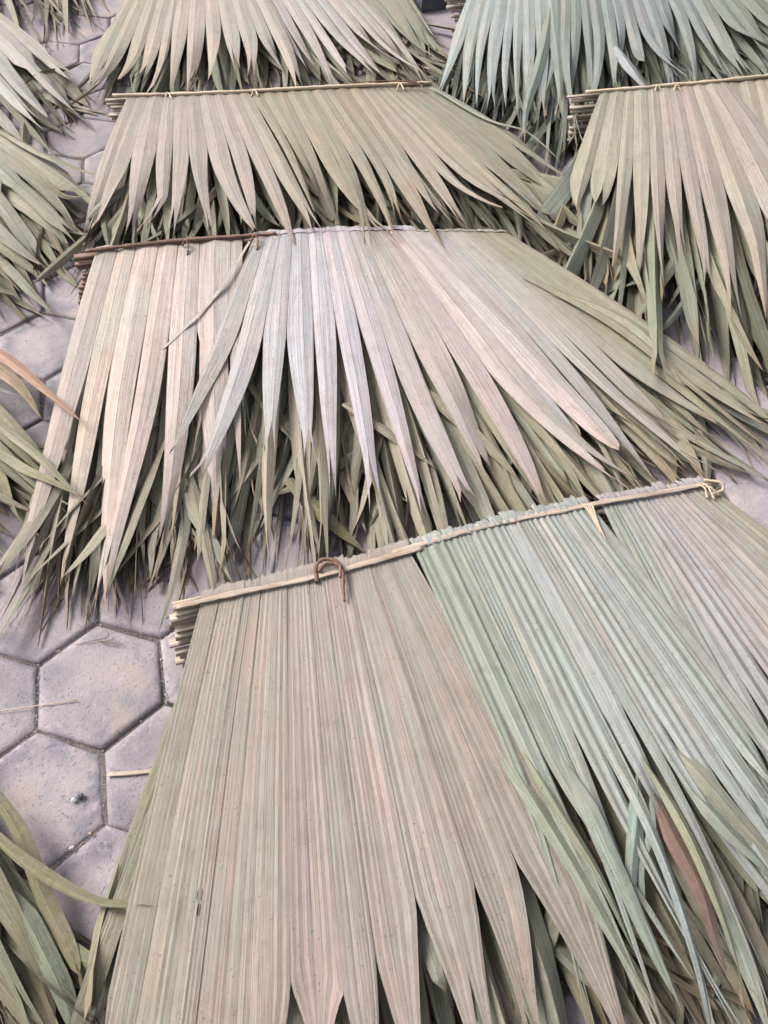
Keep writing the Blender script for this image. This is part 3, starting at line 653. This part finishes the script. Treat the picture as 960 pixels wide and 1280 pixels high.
# E: grey green stack, top right
E_ = stack('of grey green leaves at the top edge', [(575, -14), (680, -24), (800, -36), (960, -52)], (.135, .13), 5,
    [dict(cross=8, base=[(590, -15), (640, -20), (690, -25)], tips=[(548, 126), (578, 136), (604, 140), (640, 150), (672, 165), (705, 140)],
          split=[(540, 60), (600, 45), (640, 40), (690, 55)], n=9, nf=1, tp=1.7, amp=.085, nv=18, zt=(.07, .07), cols=[(166, 174, 169), (170, 178, 175), (166, 172, 168), (150, 158, 148)], wild=1.1, dz=.005),
     dict(cross=8, base=[(690, -25), (745, -30), (800, -36)], tips=[(690, 185), (715, 190), (750, 175), (790, 150), (812, 112), (850, 118)],
          split=[(680, 40), (740, 30), (800, 30)], n=10, nf=1, tp=1.7, amp=.12, nv=18, zt=(.06, .07), cols=[(140, 148, 138), (132, 142, 134), (150, 157, 155), (142, 149, 145)], wild=2.2, crook=.4, dz=.002),
     dict(cross=8, base=[(795, -36), (860, -42), (930, -49)], tips=[(840, 112), (885, 112), (930, 105), (985, 95), (1040, 60), (1060, 20)],
          split=[(800, 20), (860, 25), (950, 20)], n=11, nf=1, tp=1.7, amp=.12, nv=18, zt=(.06, .05), cols=[(150, 156, 154), (140, 147, 140), (126, 132, 114), (120, 124, 102)], wild=2.0, crook=.3)],
    .05, [(124, 134, 120), (134, 142, 126), (116, 122, 104), (140, 148, 136)], STRAW, LATH, under_n=18, lab_top='grey green palm thatch panel with curled leaves at the top edge')
# F: right stack
Fs = stack('by the gravel, left end of its laths showing', [(732, 119), (830, 111), (905, 104), (1000, 94), (1120, 82)], (.15, .14), 5,
    [dict(cross=8, base=[(905, 105), (990, 95), (1075, 87)], tips=[(950, 330), (1010, 350), (1080, 340), (1160, 320), (1230, 280)],
          split=[(900, 240), (980, 240), (1100, 230), (1200, 220)], n=9, nf=1, tp=1.7, amp=.085, nv=18, zt=(.08, .06), cols=[(184, 170, 152), (182, 166, 148), (170, 160, 140)], wild=1.1, dz=.001),
     dict(cross=8, base=[(750, 118), (830, 112), (908, 105)], tips=[(717, 262), (752, 300), (790, 350), (818, 375), (850, 345), (900, 395), (955, 400), (1010, 370), (1050, 330)],
          split=[(725, 235), (770, 215), (835, 222), (880, 238), (930, 262), (1000, 280)], n=11, nf=1, tp=1.7, amp=.085, nv=20, zt=(.09, .08), cols=[(172, 166, 144), (178, 168, 150), (182, 166, 152), (180, 166, 152), (176, 162, 146)], wild=1.0, dz=.005)],
    .085, [(132, 146, 128), (140, 150, 134), (158, 150, 118), (128, 138, 118), (166, 156, 124)], STRAW, LATH, shift=(-.003, -.010), under_n=15, lab_top='buff palm thatch panel on the right, beside the gravel',
    under_scale=(1.02, 1.30), under_sp=(.3, .45))
# G, H, I, J: the column of stacks on the left, only their right-hand leaves in view
G = stack('at the left edge, upper of two, pale leaves', [(-330, 38), (-150, 26), (2, 14)], (.07, .07), 2,
    [dict(base=[(-150, 26), (-70, 20), (-2, 15)], tips=[(-70, 200), (-20, 192), (34, 180), (66, 168), (84, 150), (100, 118)],
          split=[(-100, 110), (0, 80), (60, 70)], n=7, nf=1, amp=.085, nv=18, zt=(.05, .04), wmax=.05, cols=[(164, 162, 148), (160, 163, 148), (170, 164, 156), (172, 162, 146)], wild=1.3, dz=.003)],
    .05, [(152, 145, 112), (148, 150, 128), DKOL], STRAW, LATH, under_n=13, under_scale=(.86, .99), lab_top='pale sage palm thatch panel at the left edge, above the one with long stray leaf')
H = stack('at the left edge holding the long stray leaf', [(-380, 190), (-180, 174), (-8, 160)], (.10, .10), 4,
    [dict(base=[(-190, 174), (-90, 166), (-8, 160)], tips=[(-60, 392), (-10, 384), (18, 368), (58, 345), (92, 325), (106, 285), (112, 250)],
          split=[(-100, 260), (0, 230), (80, 220)], n=8, nf=1, amp=.085, nv=18, zt=(.045, .04), wmax=.05, cols=[(150, 145, 120), (148, 148, 126), (144, 142, 116), (152, 146, 116)], wild=1.5)],
    .05, [OLV, (146, 140, 100), (146, 146, 120), (140, 136, 104)], STRAW, LATH, under_n=13, under_scale=(.86, .99), lab_top='olive palm thatch panel at the left edge with one long stray leaf over paving')
I_ = stack('at the left edge, holding the orange leaf', [(-430, 470), (-240, 452), (-70, 436)], (.08, .08), 4,
    [dict(base=[(-240, 452), (-150, 444), (-70, 436)], tips=[(-90, 700), (-40, 690), (0, 660), (45, 640), (72, 655), (100, 640), (104, 622)],
          split=[(-150, 560), (-50, 520), (50, 520)], n=8, nf=1, amp=.085, nv=18, zt=(.05, .04), wmax=.038, cols=[(152, 145, 112), (156, 146, 108), (150, 150, 118), (158, 148, 110)], wild=1.6)],
    .05, [OLV, (160, 146, 100), (150, 154, 126), (146, 136, 92)], STRAW, LATH, under_n=13, under_scale=(.86, .99), lab_top='yellow olive palm thatch panel at the left edge with one orange dried leaf')
J = stack('in the bottom left corner', [(-480, 960), (-280, 936), (-90, 916)], (.09, .09), 4,
    [dict(base=[(-290, 938), (-190, 926), (-95, 917)], tips=[(-150, 1450), (-60, 1440), (20, 1400), (70, 1350), (95, 1320), (118, 1300)],
          split=[(-200, 1120), (-50, 1060), (100, 1030)], n=8, nf=1, amp=.085, nv=20, zt=(.05, .04), wmax=.038, cols=[(152, 145, 112), (158, 150, 120), (152, 154, 126), (156, 152, 116)], wild=1.4)],
    .05, [OLV, (148, 146, 108), (148, 148, 122), (140, 138, 104)], STRAW, LATH, under_n=13, under_scale=(.86, .99), lab_top='olive palm thatch panel in the bottom left corner with bent leaves')
K_ = stack('beyond the pale sage one, top left corner', [(-200, -128), (-60, -135), (70, -142)], (.07, .07), 2,
    [dict(base=[(-100, -133), (-20, -137), (65, -142)], tips=[(-20, 40), (22, 28), (48, 34), (70, 26), (95, 14), (112, 28), (128, 18)],
          split=[(-60, -60), (40, -70), (140, -60)], n=9, nf=1, amp=.12, nv=15, zt=(.03, .02), cols=[(146, 144, 118), (150, 146, 116), (146, 138, 108)], wild=1.5)],
    .03, [OLV, (140, 136, 104)], STRAW, LATH, under_n=18, lab_top='olive palm thatch panel with only leaf tips showing, top left corner')

# ------------------------------------------------------------------ stray leaflets, each on its own palm leaf
def stray(st, fan, pts, w, col, layer=0, **kw):
    pn, loc, leaves = st[layer]; return ribbon(leaves[fan], loc, pts, w, alb(col), **kw)
stray(H, 0, [(-8, 160, .105), (50, 192, .10), (110, 216, .075), (164, 228, .05)], .030, (160, 152, 118), roll=.25)
stray(H, 0, [(-5, 175, .09), (40, 215, .085), (80, 245, .06), (120, 245, .045)], .030, (150, 142, 108), roll=-.5)
stray(G, 0, [(22, 112, .05), (50, 92, .06), (85, 86, .05), (108, 76, .05)], .018, (150, 140, 112), roll=.8, twist=1.0)
o = stray(I_, 0, [(-60, 415, .085), (0, 443, .105), (50, 482, .118), (104, 530, .115)], .034, (200, 152, 120), roll=.35); o['label'] = 'orange dried leaflet'
stray(I_, 0, [(-60, 425, .085), (0, 462, .085), (28, 488, .08), (52, 522, .07)], .034, (176, 150, 112), roll=-.3)
stray(I_, 0, [(-60, 470, .07), (0, 487, .055), (30, 497, .04), (58, 511, .03)], .010, (190, 184, 184), roll=.2)
stray(I_, 0, [(-50, 495, .08), (10, 540, .07), (60, 582, .10), (110, 632, .09)], .024, (166, 160, 126), roll=.2)
stray(I_, 0, [(-40, 540, .08), (20, 580, .07), (60, 600, .085), (108, 622, .085)], .022, (170, 162, 122), roll=-.35)
stray(I_, 0, [(80, 470, .075), (70, 540, .07), (55, 600, .06), (38, 640, .05)], .022, (170, 154, 118), roll=.3)
stray(J, 0, [(-20, 1030, .09), (30, 1075, .09), (90, 1112, .085), (135, 1130, .085), (196, 1131, .10)], .022, (158, 152, 112), roll=.3)
stray(J, 0, [(-10, 985, .06), (25, 1040, .055), (60, 1130, .045), (95, 1205, .04), (100, 1222, .04)], .028, (158, 150, 112), roll=.2, tp=9)
stray(J, 0, [(100, 1212, .04), (108, 1240, .035), (122, 1290, .03)], .018, (150, 138, 104), roll=.9)
stray(J, 0, [(-10, 1100, .07), (35, 1150, .06), (70, 1220, .05), (100, 1300, .04)], .034, (152, 160, 134), roll=.3, tp=5)
# A: leaflets of lower panels that stick out at the left, hang between the leaves, or have gone rusty
stray(A, 0, [(212, 960, .05), (192, 1030, .045), (160, 1110, .035), (118, 1190, .02), (92, 1235, .012)], .034, (150, 150, 108), layer=2, roll=.5)
stray(A, 0, [(205, 1040, .05), (175, 1110, .04), (135, 1180, .03), (95, 1255, .015)], .032, (146, 148, 116), layer=3, roll=-.4)
stray(A, 0, [(198, 1070, .07), (176, 1150, .06), (158, 1230, .05), (135, 1330, .04)], .032, (160, 156, 118), layer=1, roll=.3)
stray(A, 1, [(798, 960, .10), (795, 1020, .10), (790, 1090, .095), (788, 1158, .08)], .028, (158, 174, 166), layer=0, roll=.2, amp=.35, w0=.1)
stray(A, 1, [(815, 985, .10), (812, 1040, .095), (800, 1090, .09), (808, 1150, .08)], .018, (164, 178, 168), layer=0, roll=-.6, amp=.35, w0=.1)
o = stray(A, 1, [(812, 985, .098), (846, 1055, .104), (880, 1125, .100), (908, 1225, .085)], .034, (140, 110, 96), layer=1, roll=.15, w0=.2); o['label'] = 'rusty brown leaflet'
stray(A, 1, [(740, 1050, .06), (770, 1095, .06), (800, 1140, .055), (830, 1190, .05)], .034, (132, 110, 98), layer=1, roll=.1)
stray(A, 1, [(560, 800, .070), (625, 930, .096), (720, 1090, .098), (840, 1300, .08)], .036, (172, 180, 156), layer=0, roll=.35, w0=.02)
stray(A, 2, [(895, 612, .08), (930, 668, .07), (975, 735, .06), (1060, 860, .05)], .045, (160, 148, 112), layer=1, roll=.15, tp=4)
stray(A, 1, [(812, 922, .075), (880, 980, .10), (960, 1060, .09), (1060, 1160, .07)], .030, (160, 160, 138), layer=0, roll=.3, w0=.02)
stray(A, 1, [(808, 908, .075), (870, 965, .104), (930, 1035, .10), (1010, 1120, .085)], .032, (158, 158, 136), layer=1, roll=-.25, w0=.05, amp=.35)
stray(A, 1, [(850, 975, .095), (905, 1035, .106), (980, 1110, .09)], .034, (160, 168, 152), layer=1, roll=.4, w0=.05, amp=.35)
stray(A, 1, [(795, 935, .10), (840, 1010, .110), (885, 1100, .106), (930, 1230, .085)], .026, (170, 172, 140), layer=1, roll=.5, w0=.05, amp=.4)
stray(A, 1, [(690, 930, .10), (735, 1010, .108), (775, 1100, .10), (850, 1260, .08)], .030, (160, 170, 156), layer=1, roll=-.5, w0=.05, amp=.4)
stray(A, 1, [(630, 900, .10), (690, 1000, .106), (745, 1090, .10), (800, 1200, .08)], .026, (166, 172, 146), layer=1, roll=.5, w0=.05, amp=.4)
stray(A, 1, [(840, 1010, .085), (880, 1080, .085), (915, 1160, .08), (965, 1300, .07)], .036, (170, 178, 160), layer=0, roll=-.2, w0=.05)
# B: the narrow leaflet lying across, some crossing ones in the fringe
stray(B, 2, [(312, 302, .132), (270, 368, .124), (215, 425, .112), (160, 468, .092)], .011, (212, 202, 194), roll=-.1, amp=.05)
stray(B, 2, [(430, 505, .085), (490, 545, .08), (545, 585, .07)], .030, (166, 156, 132), roll=.3)
stray(B, 1, [(520, 480, .09), (580, 530, .085), (640, 590, .07), (655, 605, .06)], .032, (172, 160, 132), roll=-.2)
stray(B, 0, [(360, 600, .05), (400, 640, .04), (455, 690, .02)], .040, (146, 140, 96), layer=2, roll=.15)
stray(B, 1, [(655, 345, .10), (760, 400, .095), (850, 470, .07), (960, 560, .03)], .036, (168, 160, 134), roll=.2)
stray(B, 1, [(690, 365, .095), (760, 392, .09), (810, 425, .08), (855, 483, .07)], .050, (176, 172, 146), roll=.2, tp=7)
stray(C, 2, [(540, 110, .085), (610, 150, .08), (660, 165, .07), (702, 204, .05)], .022, (166, 164, 140), roll=.3)
stray(C, 0, [(200, 190, .07), (175, 240, .06), (110, 310, .05)], .034, (160, 156, 130), roll=.3)
stray(C, 0, [(330, 170, .08), (375, 220, .07), (430, 265, .06), (480, 292, .05)], .026, (158, 146, 112), roll=-.3)
stray(D, 0, [(180, 10, .07), (150, 30, .065), (128, 60, .06), (110, 110, .05)], .050, (172, 160, 130), roll=.2)
stray(E_, 0, [(690, 0, .13), (680, 60, .12), (660, 130, .10), (655, 180, .08)], .04, (152, 164, 150), roll=.4)
stray(E_, 1, [(770, 60, .12), (790, 90, .11), (815, 118, .10)], .05, (166, 172, 172), roll=.2)
# bindings
def binding(st, pts, r, mat, layer=0, **kw):
    pn, loc, _ = st[layer]; P = [un(*p) for p in pts]; return stick('binding', P, r * 2, r * 2, mat, pn, loc, n=26, sides=6, rough=.12, **kw)
binding(A, [(396, 728, .133), (395, 708, .140), (405, 699, .143), (420, 701, .143), (428, 712, .142), (429, 735, .139), (431, 752, .134)], .0048, VINE, taper=(1, .5))
binding(A, [(398, 714, .140), (408, 704, .145), (424, 707, .144), (426, 722, .141)], .0036, VINE)
for q in range(5):
    binding(A, [(728 + q * 3, 630, .118), (740 + q * 2, 646 + q * 2, .118), (748 + q * 3, 668 + q * 3, .112), (752 + q * 5 - (q % 2) * 10, 692 + q * 2, .106)], .0016, STRAW, taper=(1, .4))
for q, (dx, dy) in enumerate(((0, 0), (9, -2), (14, 3))):
    binding(A, [(868 + dx, 606 + dy, .104), (880 + dx * .6, 609, .113), (884 + dx, 622 - dy, .104)], .0024, STRAW, taper=(.6, 1))
binding(A, [(880, 600, .110), (900, 603, .113), (904, 612, .106), (890, 618, .108)], .0030, STRAW)
binding(A, [(706, 640, .112), (703, 690, .110), (698, 720, .108)], .0008, STRAW)
for x, y in ((231, 303), (318, 296)):
    binding(B, [(x - 3, y + 5, .125), (x, y - 3, .140), (x + 4, y + 3, .134), (x + 3, y + 16, .124)], .0026, VINE)
for x, y, s_ in ((210, 120, C), (318, 116, C), (500, 108, C)):
    binding(s_, [(x - 4, y + 5, .085), (x, y - 4, .098), (x + 5, y + 4, .090)], .0030, STRAW)
for x, y in ((822, 111), (846, 110)):
    binding(Fs, [(x - 4, y + 6, .148), (x, y - 4, .164), (x + 6, y + 5, .150)], .0032, STRAW)
for q in range(3):
    binding(C, [(430 + q * 30, 104 - q, .098), (480 + q * 18, 101, .104), (530, 104 + q * 3, .096)], .0022, VINE, taper=(.5, 1))

# ------------------------------------------------------------------ small things lying on the paving
def loose_stick(name, label, cat, pts, w, h, mat, **kw):
    P = np.array([un(*p) for p in pts]); loc = P.mean(0); loc[2] = 0
    v, f, uv = rod(P, w, h, **kw); return tag(link(name, v, f, mat, None, loc, uv), label, cat)
loose_stick('leaf_strip', 'pale flat leaf strip lying on the paver beside the nearest stack', 'leaf strip', [(134, 968, .002), (165, 966, .003), (204, 962, .003)], .0085, .0012, CANE, n=10, flat=4)
loose_stick('straw', 'thin pale straw across the joint at the left edge', 'straw', [(-12, 890, .004), (40, 883, .005), (97, 875, .006)], .0022, .0018, STRAW, n=12, sides=6)
def twig():
    loc = un(125, 795, 0); t = thing('twig', 'small dark dried twig with bristly tip lying on a hexagonal paver', 'twig', loc)
    stick('stem', [un(94, 806, .003), un(115, 801, .004), un(134, 797, .006), un(136, 791, .008)], .0024, .002, VINE, t, loc, n=12, sides=6, taper=(.5, 1))
    for q in range(6): stick('bristle', [un(122 + q, 801, .005), un(136 + q * 2, 803 + q * .6, .006 + .001 * (q % 3)), un(145 + q * 2.4, 801 + q * 2 - 3, .004)], .0013, .0011, VINE, t, loc, n=8, sides=5, taper=(1, .4))
    t2 = thing('dry_root', 'wispy dark root tips hanging at the fringe left of the laths', 'root', un(238, 715, 0))
    for q in range(4): stick('root_hair', [un(238, 706, .02), un(239 + q - 2, 716, .012), un(236 + q * 2.5, 724 + q % 2 * 3, .005)], .0012, .0012, VINE, t2, un(238, 715, 0), n=8, sides=5, taper=(1, .4))
twig()
def litter():
    V, F, tone = [], [], []
    for _ in range(90):
        px, py = rng.uniform(0, 250), rng.uniform(20, 1270)
        c = un(px, py, .0035); a_ = rng.uniform(0, 6.28); L_ = rng.uniform(.003, .014); w_ = rng.uniform(.0004, .0012); d = np.array([math.cos(a_), math.sin(a_), 0]) * L_ / 2; n_ = np.array([-math.sin(a_), math.cos(a_), 0]) * w_
        o = len(V); V += [c - d - n_, c - d + n_, c + d * .6 + n_ + np.array([0, 0, .001]), c + d - n_ * .2]; V += [v - np.array([0, 0, .0006]) for v in V[-4:]]
        F += [(o, o + 1, o + 2, o + 3), (o + 4, o + 7, o + 6, o + 5)] + [(o + i, o + 4 + i, o + 4 + (i + 1) % 4, o + (i + 1) % 4) for i in range(4)]; tone += [rng.random()] * 8
    g = grit_material('leaf_crumb', (.09, .065, .045, 1), (.33, .27, .20, 1)); o = link('leaf_litter', V, F, g, None, None, None, False, None, {'tone': tone}); o['kind'] = 'stuff'
litter()
def stone(name, label, px, py, r, sq, col, seed):
    q = np.random.default_rng(seed); loc = un(px, py, r * sq * .45); V = []; F = []; n, m = 7, 10
    for i in range(n + 1):
        a = math.pi * i / n
        for j in range(m):
            b = 2 * math.pi * j / m; k = r * (1 + q.normal(0, .10)); V.append((loc[0] + k * math.sin(a) * math.cos(b), loc[1] + k * .85 * math.sin(a) * math.sin(b), loc[2] + k * sq * math.cos(a)))
    F = [(i * m + j, i * m + (j + 1) % m, (i + 1) * m + (j + 1) % m, (i + 1) * m + j) for i in range(n) for j in range(m)]
    k = NT(name + '_stone'); pos = k.n('NewGeometry').outputs['Position']
    c = k.mix(k.ramp(k.noise(pos, 300, 3), .4, .65), col, tuple(x * .45 for x in col)); k.put(k.b.inputs['Base Color'], c); k.b.inputs['Roughness'].default_value = .6
    k.put(k.b.inputs['Normal'], k.bump(k.noise(pos, 500, 3), .6, .001))
    o = link(name, V, F, k.m, None, loc, None, False); tag(o, label, 'pebble'); return o
stone('pebble', 'dark round pebble set in the face of a hexagonal paver', 99, 995, .0075, .7, (.13, .135, .15), 3)
stone('pebble', 'small white chip beside the dark pebble on the paver', 92, 1000, .0048, .5, (.5, .49, .5), 4)
stone('pebble', 'small reddish pebble in the paver joint near the bottom left', 113, 1042, .0045, .7, (.36, .22, .19), 5)
stone('pebble', 'small whitish pebble in the paver joint beside the reddish one', 90, 1060, .0042, .7, (.5, .47, .48), 6)
def dark_block():
    c = un(536, 8, 0); loc = c; L, Wd, Hh = .13, .10, .055; V, F = [], []; n = 6
    ax = np.array([dM[0], dM[1], 0.0]); ay = np.array([nM[0], nM[1], 0.0]); rings = [(1.0, 0.0), (1.02, .35), (1.0, .85), (.93, 1.0)]
    pts = [(-1, -1), (-.3, -1.03), (.4, -.98), (1, -.92), (1.02, 0), (.97, .95), (.2, 1.02), (-.5, .98), (-1, 1), (-1.03, .1)]
    for k, z in rings:
        for a, b in pts: V.append(c + ax * L / 2 * a * k * (1 + rng.normal(0, .02)) + ay * Wd / 2 * b * k * (1 + rng.normal(0, .02)) + np.array([0, 0, .008 + Hh * z + rng.normal(0, .001)]))
    m = len(pts); F = [(i * m + j, i * m + (j + 1) % m, (i + 1) * m + (j + 1) % m, (i + 1) * m + j) for i in range(len(rings) - 1) for j in range(m)]
    F.append(tuple((len(rings) - 1) * m + j for j in range(m)))
    tag(link('stone_block', V, F, DARKST, None, loc, None, False), 'dark grey stone block on the pale slab at the top edge', 'stone')
dark_block()
